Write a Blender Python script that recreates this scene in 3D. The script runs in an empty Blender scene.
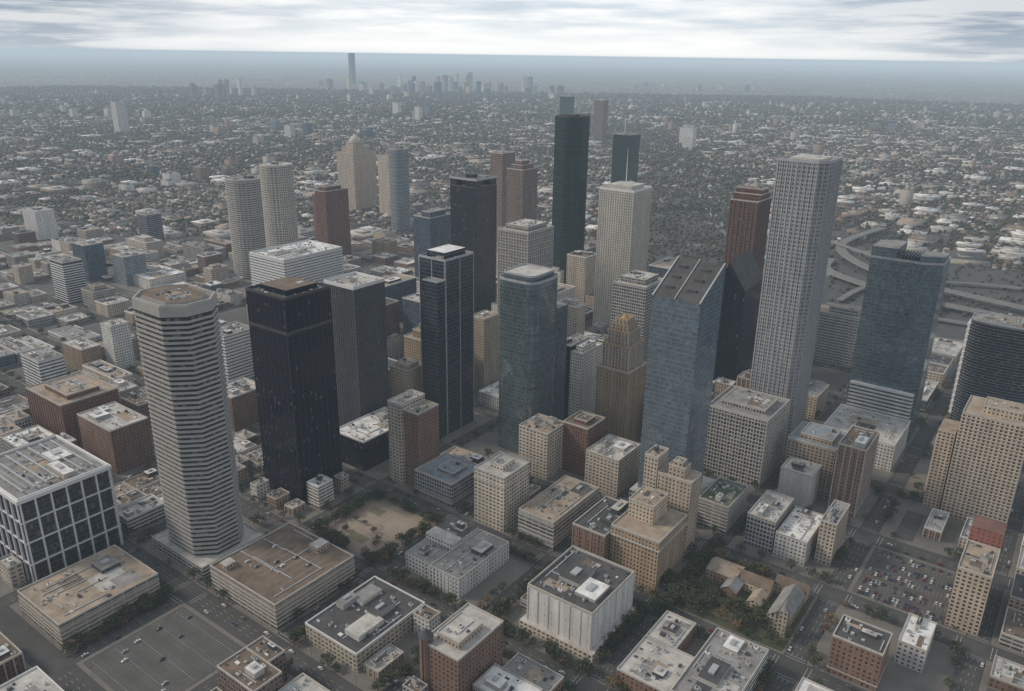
import bpy, math, random
import numpy as np
from mathutils import Vector, Matrix
R=random.Random(11); rs=np.random.RandomState(5)
SC=bpy.context.scene
COL=bpy.context.collection
# ------------------------------------------------------------------ materials
BAY={}
def newmat(name):
    m=bpy.data.materials.new(name); m.use_nodes=True
    nt=m.node_tree; b=nt.nodes['Principled BSDF']
    return m,nt,b
def mth(nt,op,a,b=None,c=None):
    n=nt.nodes.new('ShaderNodeMath'); n.operation=op
    for i,v in enumerate((a,b,c)):
        if v is None: continue
        if isinstance(v,(int,float)): n.inputs[i].default_value=v
        else: nt.links.new(v,n.inputs[i])
    return n.outputs[0]
def mixc(nt,fac,a,b):
    n=nt.nodes.new('ShaderNodeMix'); n.data_type='RGBA'
    if isinstance(fac,(int,float)): n.inputs[0].default_value=fac
    else: nt.links.new(fac,n.inputs[0])
    for i,v in ((6,a),(7,b)):
        if isinstance(v,(tuple,list)): n.inputs[i].default_value=(v[0],v[1],v[2],1)
        else: nt.links.new(v,n.inputs[i])
    return n.outputs[2]
def noise(nt,vec,scale,detail=4,rough=.55):
    n=nt.nodes.new('ShaderNodeTexNoise'); n.inputs['Scale'].default_value=scale; n.inputs['Detail'].default_value=detail; n.inputs['Roughness'].default_value=rough
    if vec is not None: nt.links.new(vec,n.inputs['Vector'])
    return n.outputs[0]
def geo(nt): return nt.nodes.new('ShaderNodeNewGeometry').outputs['Position']
def mul(c,k): return tuple(min(1,x*k) for x in c)
def ramp(nt,v,a,b):
    n=nt.nodes.new('ShaderNodeMapRange'); nt.links.new(v,n.inputs[0]); n.inputs[1].default_value=a; n.inputs[2].default_value=b; return n.outputs[0]
def plain(name,col,rough=.8,var=.25,scale=.15,metal=0,fine=1.5):
    m,nt,b=newmat(name)
    g=geo(nt); n1=ramp(nt,noise(nt,g,scale,4),.3,.7); n2=ramp(nt,noise(nt,g,fine,2),.3,.7)
    c1=mixc(nt,n1,mul(col,1-var),mul(col,1+var)); c2=mixc(nt,n2,mul(col,1-var*.8),mul(col,1+var*.8))
    nt.links.new(mixc(nt,.45,c1,c2),b.inputs['Base Color']); b.inputs['Roughness'].default_value=rough; b.inputs['Metallic'].default_value=metal
    return m
def facade(name,wall,glass,bay,fl,wu,wv,gr=.15,metal=0.0,wr=.8,blind=.12,spec=.5,vary=.5,wavy=0.0):
    m,nt,b=newmat(name); BAY[name]=bay
    uv=nt.nodes.new('ShaderNodeUVMap').outputs[0]
    sp=nt.nodes.new('ShaderNodeSeparateXYZ'); nt.links.new(uv,sp.inputs[0])
    mu=mth(nt,'DIVIDE',sp.outputs[0],bay); mv=mth(nt,'DIVIDE',sp.outputs[1],fl)
    a=mth(nt,'LESS_THAN',mth(nt,'ABSOLUTE',mth(nt,'SUBTRACT',mth(nt,'FRACT',mu),.5)),wu/2)
    c=mth(nt,'LESS_THAN',mth(nt,'ABSOLUTE',mth(nt,'SUBTRACT',mth(nt,'FRACT',mv),.5)),wv/2)
    mask=mth(nt,'MULTIPLY',a,c)
    oi=nt.nodes.new('ShaderNodeObjectInfo').outputs['Random']
    cb=nt.nodes.new('ShaderNodeCombineXYZ')
    nt.links.new(mth(nt,'FLOOR',mu),cb.inputs[0]); nt.links.new(mth(nt,'FLOOR',mv),cb.inputs[1]); nt.links.new(mth(nt,'MULTIPLY',oi,97),cb.inputs[2])
    wn=nt.nodes.new('ShaderNodeTexWhiteNoise'); wn.noise_dimensions='3D'; nt.links.new(cb.outputs[0],wn.inputs['Vector'])
    gc=mixc(nt,wn.outputs[0],mul(glass,1-vary),mul(glass,1+vary*1.2))
    gc=mixc(nt,mth(nt,'MULTIPLY',mth(nt,'GREATER_THAN',wn.outputs[0],1-blind),.5),gc,(.22,.21,.19))
    g=geo(nt)
    mp=nt.nodes.new('ShaderNodeMapping'); mp.inputs['Scale'].default_value=(1,1,.25); nt.links.new(g,mp.inputs[0])
    wc=mixc(nt,ramp(nt,noise(nt,mp.outputs[0],.12,4,.6),.3,.7),mul(wall,.74),mul(wall,1.15))
    tint=mth(nt,'MULTIPLY_ADD',oi,.35,.8)
    hs=nt.nodes.new('ShaderNodeHueSaturation'); nt.links.new(tint,hs.inputs['Value']); nt.links.new(wc,hs.inputs['Color'])
    nt.links.new(mixc(nt,mask,hs.outputs[0],gc),b.inputs['Base Color'])
    nt.links.new(mth(nt,'MULTIPLY_ADD',mask,gr-wr,wr),b.inputs['Roughness'])
    if metal: nt.links.new(mth(nt,'MULTIPLY',mask,metal),b.inputs['Metallic'])
    b.inputs['Specular IOR Level'].default_value=spec
    bp=nt.nodes.new('ShaderNodeBump'); bp.inputs['Strength'].default_value=.5; bp.inputs['Distance'].default_value=.3
    hgt=mth(nt,'SUBTRACT',1,mask)
    if wavy: hgt=mth(nt,'ADD',hgt,mth(nt,'MULTIPLY',noise(nt,g,.05,3),wavy))
    nt.links.new(hgt,bp.inputs['Height']); nt.links.new(bp.outputs[0],b.inputs['Normal'])
    return m
def roofmat(name,col,rough=.9):
    m,nt,b=newmat(name)
    g=geo(nt)
    n1=ramp(nt,noise(nt,g,.09,5,.65),.35,.68); n2=ramp(nt,noise(nt,g,.7,4,.7),.3,.7)
    vo=nt.nodes.new('ShaderNodeTexVoronoi'); vo.feature='F1'; vo.distance='CHEBYCHEV'; vo.inputs['Scale'].default_value=.11; nt.links.new(g,vo.inputs['Vector'])
    sx=nt.nodes.new('ShaderNodeSeparateXYZ'); nt.links.new(vo.outputs['Color'],sx.inputs[0])
    c=mixc(nt,n1,mul(col,.5),mul(col,1.15)); c=mixc(nt,mth(nt,'MULTIPLY',n2,.45),c,mul((col[0],col[1]*.95,col[2]*.88),.5)); c=mixc(nt,mth(nt,'MULTIPLY',sx.outputs[0],.28),c,mul(col,1.35))
    nt.links.new(c,b.inputs['Base Color']); b.inputs['Roughness'].default_value=rough
    return m
RF={'white':roofmat('roof_white',(.72,.71,.69)),'gray':roofmat('roof_gray',(.26,.25,.24)),'tan':roofmat('roof_tan',(.36,.285,.215)),
    'dark':roofmat('roof_dark',(.078,.075,.075)),'brown':roofmat('roof_brown',(.17,.125,.092)),'blue':roofmat('roof_blue',(.24,.27,.30)),'light':roofmat('roof_light',(.48,.455,.42)),
    'green':roofmat('roof_green',(.10,.12,.07)),'red':roofmat('roof_red',(.18,.09,.07))}
M={}
def F(k,*a,**kw): M[k]=facade('facade_'+k,*a,**kw); return M[k]
F('strip',(.33,.315,.29),(.03,.032,.036),3,4,1,1,gr=.25)
F('dark',(.010,.012,.024),(.008,.010,.026),1.6,4,.82,.72,gr=.1,spec=.35,blind=.02,wr=.35,wavy=1)
F('gray',(.10,.10,.105),(.025,.028,.035),1.5,4,.62,.85,gr=.15,blind=.03)
F('frame',(.07,.075,.08),(.035,.042,.05),2.2,4,.85,.8,gr=.12,metal=.3)
F('wband',(.62,.62,.60),(.05,.055,.065),1.6,4.2,1,.45)
F('curv',(.40,.37,.33),(.05,.055,.06),6,4,.75,.5)
F('curvb',(.46,.41,.35),(.07,.07,.075),4,4,.6,.55)
F('redb',(.21,.10,.08),(.04,.035,.035),3,4,.6,.5)
F('brown',(.22,.155,.13),(.05,.042,.042),3,4,.6,.55)
F('cream',(.50,.42,.33),(.07,.065,.065),3.2,3.6,.5,.5)
F('beige',(.46,.375,.28),(.06,.055,.052),3.2,3.5,.42,.48)
F('beige2',(.54,.465,.375),(.08,.078,.08),4.0,3.6,.6,.42)
F('tan',(.35,.255,.17),(.045,.04,.038),3,3.6,.42,.5)
F('brick',(.16,.082,.058),(.035,.03,.03),3,3.7,.45,.5)
F('brick2',(.23,.14,.10),(.05,.043,.04),3.4,3.6,.42,.46)
F('white',(.62,.60,.56),(.08,.085,.09),3.3,3.6,.5,.45)
F('whiteblk',(.55,.53,.50),(.32,.31,.295),6,5,.06,.6)
F('slim',(.25,.28,.31),(.12,.16,.20),2.5,4,.7,.7,metal=.4)
F('glass',(.12,.15,.165),(.19,.24,.275),1.6,4.1,.88,.80,gr=.08,metal=.7,blind=.0,vary=.34,wavy=6,wr=.3)
F('glass6',(.15,.185,.215),(.22,.28,.335),1.5,4.2,.88,.76,gr=.10,metal=.65,blind=.0,vary=.25,wavy=5,wr=.3)
F('glasst',(.12,.155,.175),(.19,.25,.285),1.5,4.2,.88,.82,gr=.08,metal=.7,blind=.0,vary=.32,wavy=6,wr=.3)
F('wells',(.012,.028,.03),(.018,.045,.05),1.6,4.1,.88,.75,gr=.08,metal=.3,blind=.0,vary=.3,wavy=1,wr=.3)
F('enter',(.018,.02,.03),(.02,.023,.036),1.6,4.1,.88,.8,gr=.12,blind=.02,wr=.4)
F('firstc',(.42,.43,.44),(.025,.032,.045),1.8,4.1,1,.8,gr=.12,blind=.02)
F('firstd',(.05,.06,.075),(.03,.038,.056),1.8,4.1,.9,.75,gr=.1,blind=.03,metal=.3,wr=.4,wavy=1)
F('shell',(.54,.50,.44),(.10,.095,.09),1.9,3.9,.42,.6)
F('stone',(.34,.31,.29),(.04,.042,.045),2.2,4,.6,.6)
F('gridw',(.40,.39,.375),(.05,.052,.06),3,4,.72,.66)
F('jpm',(.34,.34,.345),(.033,.036,.045),2.3,4,.52,.5)
F('boa',(.14,.082,.066),(.04,.028,.026),2.2,4,.5,.5)
F('garage',(.40,.335,.265),(.03,.027,.024),9,3.3,.9,.45,gr=.9,blind=0)
F('garagew',(.45,.43,.40),(.03,.03,.03),7,3.3,.9,.5,gr=.9,blind=0)
F('mkt',(.045,.05,.065),(.03,.035,.05),3,3.4,.8,.75,metal=.3)
F('apt',(.46,.365,.27),(.06,.052,.05),3.6,3.3,.55,.5)
F('aptr',(.28,.10,.078),(.06,.05,.05),3.6,3.3,.3,.4)
F('blueg',(.07,.09,.12),(.10,.135,.18),2,4,.85,.7,metal=.5,blind=0)
CONC=plain('concrete_light',(.42,.39,.35)); STRIPC=plain('concrete_band',(.34,.32,.295),var=.18)
WHITE=plain('white_panel',(.62,.61,.60),var=.12); METAL=plain('galvanised_metal',(.36,.365,.37),.6,metal=.1); DKMET=plain('dark_louvre',(.06,.062,.068),.6)
PAVE=plain('pavement_concrete',(.15,.137,.12),.9,.3,.05); LOT=plain('lot_asphalt',(.08,.075,.07),.9,.3,.06); LAWN=plain('lawn_dry',(.15,.13,.08),.95,.35,.06)
GRASS=plain('grass',(.06,.068,.032),.95,.35,.04); PLAZA=plain('plaza_gravel',(.24,.19,.145),.95,.3,.07); PAINT=plain('road_paint',(.40,.40,.38),.7,.35,.5)
PAVER=plain('plaza_brown_paving',(.27,.215,.165),.9,.3,.09)
STEELD=plain('dark_steel',(.05,.05,.055),.5); SPIRE=plain('gold_cap',(.36,.23,.11),.6); MUL=plain('blue_grey_mullion',(.13,.16,.18),.4,.1,metal=.4)
# ------------------------------------------------------------------ mesh builder
class MB:
    def __init__(s): s.v=[];s.f=[];s.m=[];s.uv=[];s.mats=[]
    def mi(s,mat):
        if mat not in s.mats: s.mats.append(mat)
        return s.mats.index(mat)
    def face(s,pts,mat,uvs=None):
        i=len(s.v); s.v.extend(pts); s.f.append(tuple(range(i,i+len(pts)))); s.m.append(s.mi(mat))
        s.uv.extend(uvs if uvs else [(p[0],p[1]) for p in pts])
    def prism(s,poly,z0,z1,side,top=None,zt=None,bot=None,vb=None):
        n=len(poly); zf=zt if zt else (lambda x,y:z1)
        bay=BAY.get(side.name); vb=z0 if vb is None else vb
        for i in range(n):
            a=poly[i];b=poly[(i+1)%n]; L=math.dist(a,b)
            if L<.01: continue
            U=max(1,round(L/bay))*bay if bay else L
            za,zb=zf(*a),zf(*b)
            s.face([(a[0],a[1],z0),(b[0],b[1],z0),(b[0],b[1],zb),(a[0],a[1],za)],side,[(0,z0-vb),(U,z0-vb),(U,zb-vb),(0,za-vb)])
        if top: s.face([(x,y,zf(x,y)) for x,y in poly],top)
        if bot: s.face([(x,y,z0) for x,y in reversed(poly)],bot)
    def box(s,x0,y0,z0,x1,y1,z1,mat,top=None):
        s.prism([(x0,y0),(x1,y0),(x1,y1),(x0,y1)],z0,z1,mat,top or mat,bot=mat)
    def cyl(s,x,y,z0,z1,r,mat,n=10,r2=None,top=None):
        r2=r if r2 is None else r2
        A=[(x+r*math.cos(t),y+r*math.sin(t)) for t in [2*math.pi*i/n for i in range(n)]]
        B=[(x+r2*math.cos(t),y+r2*math.sin(t)) for t in [2*math.pi*i/n for i in range(n)]]
        for i in range(n):
            j=(i+1)%n; s.face([(*A[i],z0),(*A[j],z0),(*B[j],z1),(*B[i],z1)],mat)
        if r2>.01: s.face([(*q,z1) for q in B],top or mat)
    def parapet(s,poly,z,h,th,mat,out=.12):
        o=off(poly,out); q=off(poly,-th); n=len(poly)
        for i in range(n):
            j=(i+1)%n
            s.face([(*o[i],z-.4),(*o[j],z-.4),(*o[j],z+h),(*o[i],z+h)],mat)
            s.face([(*q[j],z+.01),(*q[i],z+.01),(*q[i],z+h),(*q[j],z+h)],mat)
            s.face([(*o[i],z+h),(*o[j],z+h),(*q[j],z+h),(*q[i],z+h)],mat)
    def ring(s,poly,o,z0,z1,mat):
        q=off(poly,o); n=len(poly)
        for i in range(n):
            j=(i+1)%n
            s.face([(*q[i],z0),(*q[j],z0),(*q[j],z1),(*q[i],z1)],mat)
            s.face([(*q[i],z1),(*q[j],z1),(*poly[j],z1),(*poly[i],z1)],mat)
            s.face([(*q[j],z0),(*q[i],z0),(*poly[i],z0),(*poly[j],z0)],mat)
    def piers(s,poly,bay,pw,pd,z0,z1,mat,edges=None):
        n=len(poly)
        for i in range(n):
            if edges is not None and i not in edges: continue
            a=poly[i];b=poly[(i+1)%n]; L=math.dist(a,b)
            if L<bay: continue
            t=((b[0]-a[0])/L,(b[1]-a[1])/L); nn=(t[1],-t[0]); k=max(1,round(L/bay))
            for e in range(k+1):
                c=min(max(L*e/k,pw/2+.02),L-pw/2-.02)
                p0=(a[0]+t[0]*(c-pw/2),a[1]+t[1]*(c-pw/2)); p1=(a[0]+t[0]*(c+pw/2),a[1]+t[1]*(c+pw/2))
                q0=(p0[0]+nn[0]*pd,p0[1]+nn[1]*pd); q1=(p1[0]+nn[0]*pd,p1[1]+nn[1]*pd)
                s.face([(*q0,z0),(*q1,z0),(*q1,z1),(*q0,z1)],mat)
                s.face([(*p0,z0),(*q0,z0),(*q0,z1),(*p0,z1)],mat)
                s.face([(*q1,z0),(*p1,z0),(*p1,z1),(*q1,z1)],mat)
                s.face([(*p0,z1),(*q0,z1),(*q1,z1),(*p1,z1)],mat)
    def build(s,name,loc=None):
        me=bpy.data.meshes.new(name); me.from_pydata(s.v,[],s.f)
        for m in s.mats: me.materials.append(m)
        me.polygons.foreach_set('material_index',s.m)
        l=me.uv_layers.new(name='UVMap'); l.data.foreach_set('uv',[c for p in s.uv for c in p])
        me.update(); o=bpy.data.objects.new(name,me); COL.objects.link(o)
        return o
def off(poly,d):
    n=len(poly); out=[]
    for i in range(n):
        p0=poly[i-1];p=poly[i];p1=poly[(i+1)%n]
        a=Vector((p[0]-p0[0],p[1]-p0[1])).normalized(); b=Vector((p1[0]-p[0],p1[1]-p[1])).normalized()
        na=Vector((a.y,-a.x)); nb=Vector((b.y,-b.x)); m=(na+nb); 
        m=m/ max(.2,(1+na.dot(nb)))
        out.append((p[0]+m.x*d,p[1]+m.y*d))
    return out
def rect(X,Y,w,d): return [(X-w,Y),(X,Y),(X,Y+d),(X-w,Y+d)]
def chamf(X,Y,w,d,c): 
    return [(X-w+c,Y),(X-c,Y),(X,Y+c),(X,Y+d-c),(X-c,Y+d),(X-w+c,Y+d),(X-w,Y+d-c),(X-w,Y+c)]
def sup(X,Y,w,d,n=24,e=3):
    out=[]
    for i in range(n):
        t=2*math.pi*i/n; c,s=math.cos(t),math.sin(t)
        out.append((X-w/2+w/2*math.copysign(abs(c)**(2/e),c),Y+d/2+d/2*math.copysign(abs(s)**(2/e),s)))
    return out
def clutter(mb,X,Y,w,d,z,amt=1.0,pent=True,wallm=None):
    """plant room, air handlers, ducts, hatches on a roof whose near corner is X,Y"""
    m=1.8
    if w<8 or d<8: 
        mb.box(X-w/2-1,Y+d/2-1,z-.05,X-w/2+1,Y+d/2+1,z+1.4,METAL); return
    wallm=wallm or R.choice([CONC,CONC,DKMET,STRIPC])
    used=[]
    if pent:
        for k in range(1 if w*d<900 else R.choice([1,2,3])):
            pw=R.uniform(.15,.38)*w; pd=R.uniform(.15,.38)*d; ph=R.uniform(2.2,5)
            x=X-m-R.uniform(0,w-pw-2*m); y=Y+m+R.uniform(0,d-pd-2*m)
            if any(x>u[0]-.5 and x-pw<u[2]+.5 and y+pd>u[1]-.5 and y<u[3]+.5 for u in used): continue
            mb.prism(rect(x,y,pw,pd),z-.05,z+ph,wallm,R.choice([RF['gray'],RF['light'],RF['dark'],RF['white']]))
            mb.box(x-pw*.7,y+pd*.3,z+ph-.03,x-pw*.4,y+pd*.7,z+ph+1.3,METAL); used.append((x-pw,y,x,y+pd))
    # darker and lighter repair patches of membrane
    for k in range(R.choice([0,1,2,3])):
        a=R.uniform(.12,.45)*w; b=R.uniform(.12,.45)*d; x=X-m-R.uniform(0,w-a-2*m); y=Y+m+R.uniform(0,d-b-2*m)
        mb.face([(x-a,y,z+.05+k*.01),(x,y,z+.05+k*.01),(x,y+b,z+.05+k*.01),(x-a,y+b,z+.05+k*.01)],R.choice([RF['gray'],RF['light'],RF['dark'],RF['tan'],RF['tan'],RF['brown']]))
    n=int(amt*w*d/65)+2
    for k in range(min(n,70)):
        a=R.uniform(.9,3.6);b=R.uniform(.9,3.0);hh=R.uniform(.6,2.2)
        x=X-m-R.uniform(0,w-a-2*m); y=Y+m+R.uniform(0,d-b-2*m)
        if any(x>u[0]-.3 and x-a<u[2]+.3 and y+b>u[1]-.3 and y<u[3]+.3 for u in used): continue
        used.append((x-a,y,x,y+b))
        t=R.random()
        if t<.7:
            mb.box(x-a,y,z-.03,x,y+b,z+hh,R.choice([METAL,METAL,WHITE,CONC,DKMET]))
            if hh>1: mb.cyl(x-a/2,y+b/2,z+hh-.02,z+hh+.3,min(a,b)*.33,DKMET,8)
        elif t<.85: mb.cyl(x-a/2,y+b/2,z-.02,z+hh,min(a,b)*.45,METAL,9)
        else: mb.box(x-a,y,z-.03,x,y+b*.8,z+.35,DKMET)
    for k in range(int(1+w*d/900)):
        L=R.uniform(.3,.7)
        if R.random()<.5:
            y=Y+m+R.uniform(0,d-2*m-1); x=X-m-R.uniform(0,w*(1-L)-m if w*(1-L)>m else 0); mb.box(x-w*L+m,y,z+.2,x,y+.7,z+.75,METAL)
        else:
            x=X-m-R.uniform(0,w-2*m-1); y=Y+m+R.uniform(0,max(0,d*(1-L)-m)); mb.box(x-.7,y,z+.2,x,y+d*L-m,z+.75,METAL)
HERO=[]
def bld(name,X,Y,w,d,h,fac,roof='gray',poly=None,par=1.2,trim=None,bands=None,piers=None,tiers=None,cl=1.0,pent=True,base=None,reg=True,build=True,mb=None):
    mb=mb or MB(); f=M[fac]; trim=trim or CONC
    P=poly or rect(X,Y,w,d)
    mb.prism(P,0,h,f,RF[roof]); mb.parapet(P,h,par,.5,trim)
    if bands:
        fl,bh,o=bands[:3]; z=fl
        while z+bh<h-1: mb.ring(P,o,z,z+bh,bands[3] if len(bands)>3 else trim); z+=fl
    if piers: mb.piers(P,piers[0],piers[1],piers[2],0,h-.4,piers[3] if len(piers)>3 else trim)
    if base: mb.ring(P,.35,base-.8,base,trim)
    k=0 if not poly else min(w,d)*.14
    if not tiers: clutter(mb,X-k,Y+k,w-2*k,d-2*k,h,cl,pent)
    z=h
    for t in (tiers or []):
        dx,dy,tw,td,th=t[:5]; tf=M[t[5]] if len(t)>5 else f
        q=rect(X-dx,Y+dy,tw,td); mb.prism(q,z-.02,z+th,tf,RF[roof]); mb.parapet(q,z+th,.8,.4,trim)
        z+=th
        if t is tiers[-1]: clutter(mb,X-dx,Y+dy,tw,td,z,cl*.6,False)
    if reg: HERO.append((X-w,Y,X,Y+d))
    return mb.build(name) if build else mb
# ------------------------------------------------------------------ hero towers
# octagonal banded tower
mb=MB(); P=chamf(-518,294,61,46,13)
mb.prism(P,0,220,M['strip'],RF['gray'])
z=4
while z<212: mb.ring(P,.9,z,z+1.8,STRIPC); z+=4
mb.ring(P,1.0,213,221,STRIPC); mb.parapet(P,220,2.0,1,STRIPC)
Q=off(P,-6); mb.prism(Q,219.9,222.5,STRIPC,RF['brown']); clutter(mb,-530,303,36,26,222.5,1.6,False)
mb.prism(rect(-512,288,72,60),0.2,9,M['garagew'],RF['light']); mb.parapet(rect(-512,288,72,60),9,1,.4,CONC)
mb.build('banded_octagonal_office_tower'); HERO.append((-584,288,-512,348))
# megaframe glass building
mb=MB(); X,Y,w,d,h=-608,204,88,70,74; P=rect(X,Y,w,d)
mb.prism(P,0,h,M['frame'],RF['gray'])
mb.piers(P,11.6,1.2,1.5,0,h,WHITE); mb.piers(P,3.9,.25,.5,0,h-3,STEELD)
for z in (18,37,55): mb.ring(P,1.2,z,z+1.0,WHITE)
mb.ring(P,1.7,h-2,h+1.2,WHITE); mb.parapet(P,h,2.2,.8,WHITE)
for k in range(7): mb.box(X-w+8,Y+7+k*9,h+2.5,X-8,Y+8.4+k*9,h+3.1,METAL); mb.box(X-w+9+k*10,Y+7.5,h-.1,X-w+9.8+k*10,Y+8.3,h+2.5,METAL)
clutter(mb,X-6,Y+8,w-12,d-14,h,1,True); mb.build('white_framed_office_building'); HERO.append((X-w,Y,X,Y+d))
bld('low_parking_garage',-519,182,62,74,19,'garage','tan',bands=(3.6,.9,.3),cl=.5)
o=bld('black_glass_office_tower',-538,408,52,51,198,'dark','dark',par=2,trim=STEELD,build=False)
P=rect(-538,408,52,51); o.ring(P,.35,166,169,STEELD); o.piers(P,6.5,.35,.3,0,196,STEELD)
o.prism(rect(-546,417,36,34),197.9,203,M['dark'],RF['brown']); o.build('black_glass_office_tower')
bld('low_black_glass_building',-538,488,44,74,32,'dark','white',trim=WHITE,cl=1.2)
bld('grey_mullion_office_tower',-590,533,44,44,170,'gray','light',par=3.2,trim=WHITE,piers=(3.0,.5,.5,plain('pier_gray',(.12,.12,.125))))
bld('white_banded_office_block',-942,720,80,112,108,'wband','white',par=2.5,trim=WHITE,bands=(4.2,1.9,.8,WHITE),cl=1.5)
bld('curved_patterned_tower',-1223,856,61,66,180,'curv','gray',poly=sup(-1223,856,61,66,24,2.6),bands=(4,1.5,.6),cl=1)
bld('curved_cream_tower',-1083,821,48,52,221,'curvb','light',poly=sup(-1083,821,48,52,24,2.4),piers=None,bands=(4,1.2,.4),cl=.6)
bld('red_granite_tower',-1222,1045,30,60,140,'redb','brown',tiers=[(4,6,20,40,8)])
bld('red_granite_tower',-1255,1062,26,40,128,'redb','brown')
mb=bld('domed_cream_tower',-1584,1457,64,80,150,'cream','tan',tiers=[(10,10,44,60,14),(18,18,28,40,12)],build=False)
for k in range(4): 
    mb.cyl(-1616,1495,176+k*5-.02,181+k*5,16-k*k*1.1,CONC,16,16-(k+1)**2*1.0,)
mb.build('domed_cream_tower')
bld('slab_cream_tower',-1470,1470,40,60,150,'cream','tan')
bld('slim_blue_glass_tower',-1309,1340,38,43,190,'slim','gray',poly=sup(-1309,1340,38,43,20,3),bands=(8,.6,.4))
bld('dark_blue_office_tower',-908,1001,39,52,134,'blueg','gray',tiers=[(0,0.5,20,40,10)])
mb=bld('dark_crowned_office_tower',-714,884,48,48,218,'enter','dark',par=2,trim=STEELD,build=False)
for (a,b) in ((0,0),(36,0),(0,36),(36,36)): mb.prism(rect(-714-a-.3,884+b+.3,11.4,11.4),217.9,230,M['enter'],RF['dark'])
mb.prism(rect(-722,892,32,32),217.9,226,M['enter'],RF['dark']); mb.ring(rect(-714,884,48,48),.6,228,231,METAL)
mb.build('dark_crowned_office_tower')
mb=bld('dark_glass_notched_tower',-527,602,36,46,196,'firstd','gray',par=2,trim=METAL,build=False)
P=rect(-527,602,36,46); mb.piers(P,23,.8,.6,0,196,METAL)
for z in range(8,196,8): mb.ring(P,.15,z,z+.3,MUL)
mb.prism(rect(-533,608,24,34),195.9,203,M['firstd'],RF['white']); mb.prism(rect(-527.2,590,20,12),0,176,M['firstd'],RF['gray']); mb.parapet(rect(-527.2,590,20,12),176,1,.4,METAL); mb.build('dark_glass_notched_tower'); HERO.append((-563,588,-527,602))
bld('brown_office_tower',-1036,1371,32,46,200,'brown','brown')
bld('pink_granite_tower',-899,1255,38,50,190,'brown','tan',tiers=[(6,6,26,38,8),(11,12,16,24,7)])
bld('grey_stone_office_tower',-591,839,49,60,178,'stone','light',bands=(8,.9,.4),piers=(4.5,1,.5),tiers=[(6,8,36,44,6)])
# curved blue glass tower with stepped crown
P=sup(-424,614,47,49,28,5)
mb=bld('blue_glass_tower',-424,614,47,49,186,'glass','light',poly=P,par=2,trim=METAL,build=False,cl=.6)
mb.prism(off(P,-4),185.9,192,M['glass'],RF['light']); mb.parapet(off(P,-4),192,1.5,.5,METAL)
for z in range(12,186,12): mb.ring(P,.15,z,z+.35,MUL)
mb.prism(rect(-429,655,22,30),0,150,M['blueg'],RF['gray']); mb.build('blue_glass_tower')
# Tall dark green tower: two quarter cylinders
n=10
P=[(-754,1141),(-731,1135)]+[(-731+23*math.sin(t),1158-23*math.cos(t)) for t in [math.pi/2*i/n for i in range(1,n+1)]]+[(-708,1175),(-731,1181)]+[(-731-23*math.sin(t),1158+23*math.cos(t)) for t in [math.pi/2*i/n for i in range(1,n)]]
mb=MB(); mb.prism(P,0,302,M['wells'],RF['dark']); mb.parapet(P,302,1.5,.8,STEELD)
TM_=plain('teal_mullion',(.03,.05,.05))
for z in range(12,300,12): mb.ring(P,.2,z,z+.5,TM_)
mb.box(-738,1150,301.9,-722,1166,306,STEELD); mb.build('dark_green_glass_skyscraper'); HERO.append((-754,1135,-708,1181))
# white ribbed tower
mb=bld('white_ribbed_office_tower',-538,1023,56,55,214,'shell','light',par=3,trim=WHITE,piers=(3.8,.8,.7,plain('travertine',(.56,.52,.45))),build=False,cl=.6,pent=False)
mb.prism(rect(-546,1031,40,39),213.9,221,CONC,RF['light']); mb.cyl(-566,1050,220.9,252,.9,WHITE,8,.6); mb.cyl(-566,1050,252,272,.5,WHITE,8,.2)
mb.build('white_ribbed_office_tower')
bld('grey_grid_office_block',-426,858,46,52,130,'gridw','light',bands=(4,.9,.4),tiers=[(6,8,34,36,7)])
bld('beige_hotel_tower',-559,707,22,30,100,'beige','tan')
bld('beige_office_building',-568,585,28,28,70,'beige','tan',tiers=[(4,4,18,18,5)])
bld('tan_stepped_building',-599,647,34,40,80,'tan','tan',tiers=[(5,6,20,24,9),(9,11,10,12,6)])
# slab: white left, brown right
mb=bld('slab_apartment_tower',-490,493,17,34,84,'beige2','light',build=False)
mb.prism(rect(-472,497,17.9,30),0,78,M['brick2'],RF['tan']); mb.parapet(rect(-472,497,17.9,30),78,1,.4,CONC); clutter(mb,-473,499,15,26,78)
mb.build('slab_apartment_tower'); HERO.append((-507,493,-472,530))
bld('low_concrete_building',-424,489,46,44,24,'gridw','blue',tiers=[(8,12,20,20,4)],base=6)
bld('low_annex_building',-424,538,60,26,14,'garagew','tan')
bld('beige_hotel_building',-362,486,33,38,53,'beige2','light',bands=(44,1.1,.7),tiers=[(9,10,14,18,5)],base=8)
bld('beige_office_building',-384,585,34,34,50,'beige2','tan',base=7)
bld('brick_loft_building',-387,532,26,30,30,'brick','brown')
bld('white_office_building',-419,702,15,43,90,'white','white',tiers=[(3,6,9,28,6)])
bld('black_office_building',-434.5,702,16,40,96,'dark','gray')
# art deco stepped tower
mb=bld('art_deco_stepped_tower',-355,690,38,40,88,'tan','tan',build=False,cl=.2,pent=False)
z=88
for (i,hh) in ((3.5,26),(7,14),(10,7),(12.5,5)):
    q=rect(-355-i,690+i,38-2*i,40-2*i); mb.prism(q,z-.02,z+hh,M['tan'],RF['tan']); mb.parapet(q,z+hh,1,.5,SPIRE); mb.piers(q,4,.9,.5,z,z+hh,CONC); z+=hh
mb.piers(rect(-355,690,38,40),4,.9,.5,0,88,plain('deco_pier',(.34,.26,.185)))
mb.cyl(-374,710,z-.02,z+4,4,SPIRE,8,1.5); mb.cyl(-374,710,z+4,z+12,.4,STEELD,6,.1)
mb.build('art_deco_stepped_tower')
bld('dark_brick_building',-356,614,29,33,53,'brick','brown',tiers=[(6,7,14,16,4)])
bld('cream_department_store',-313,600,36,44,38,'beige2','light')
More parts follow.
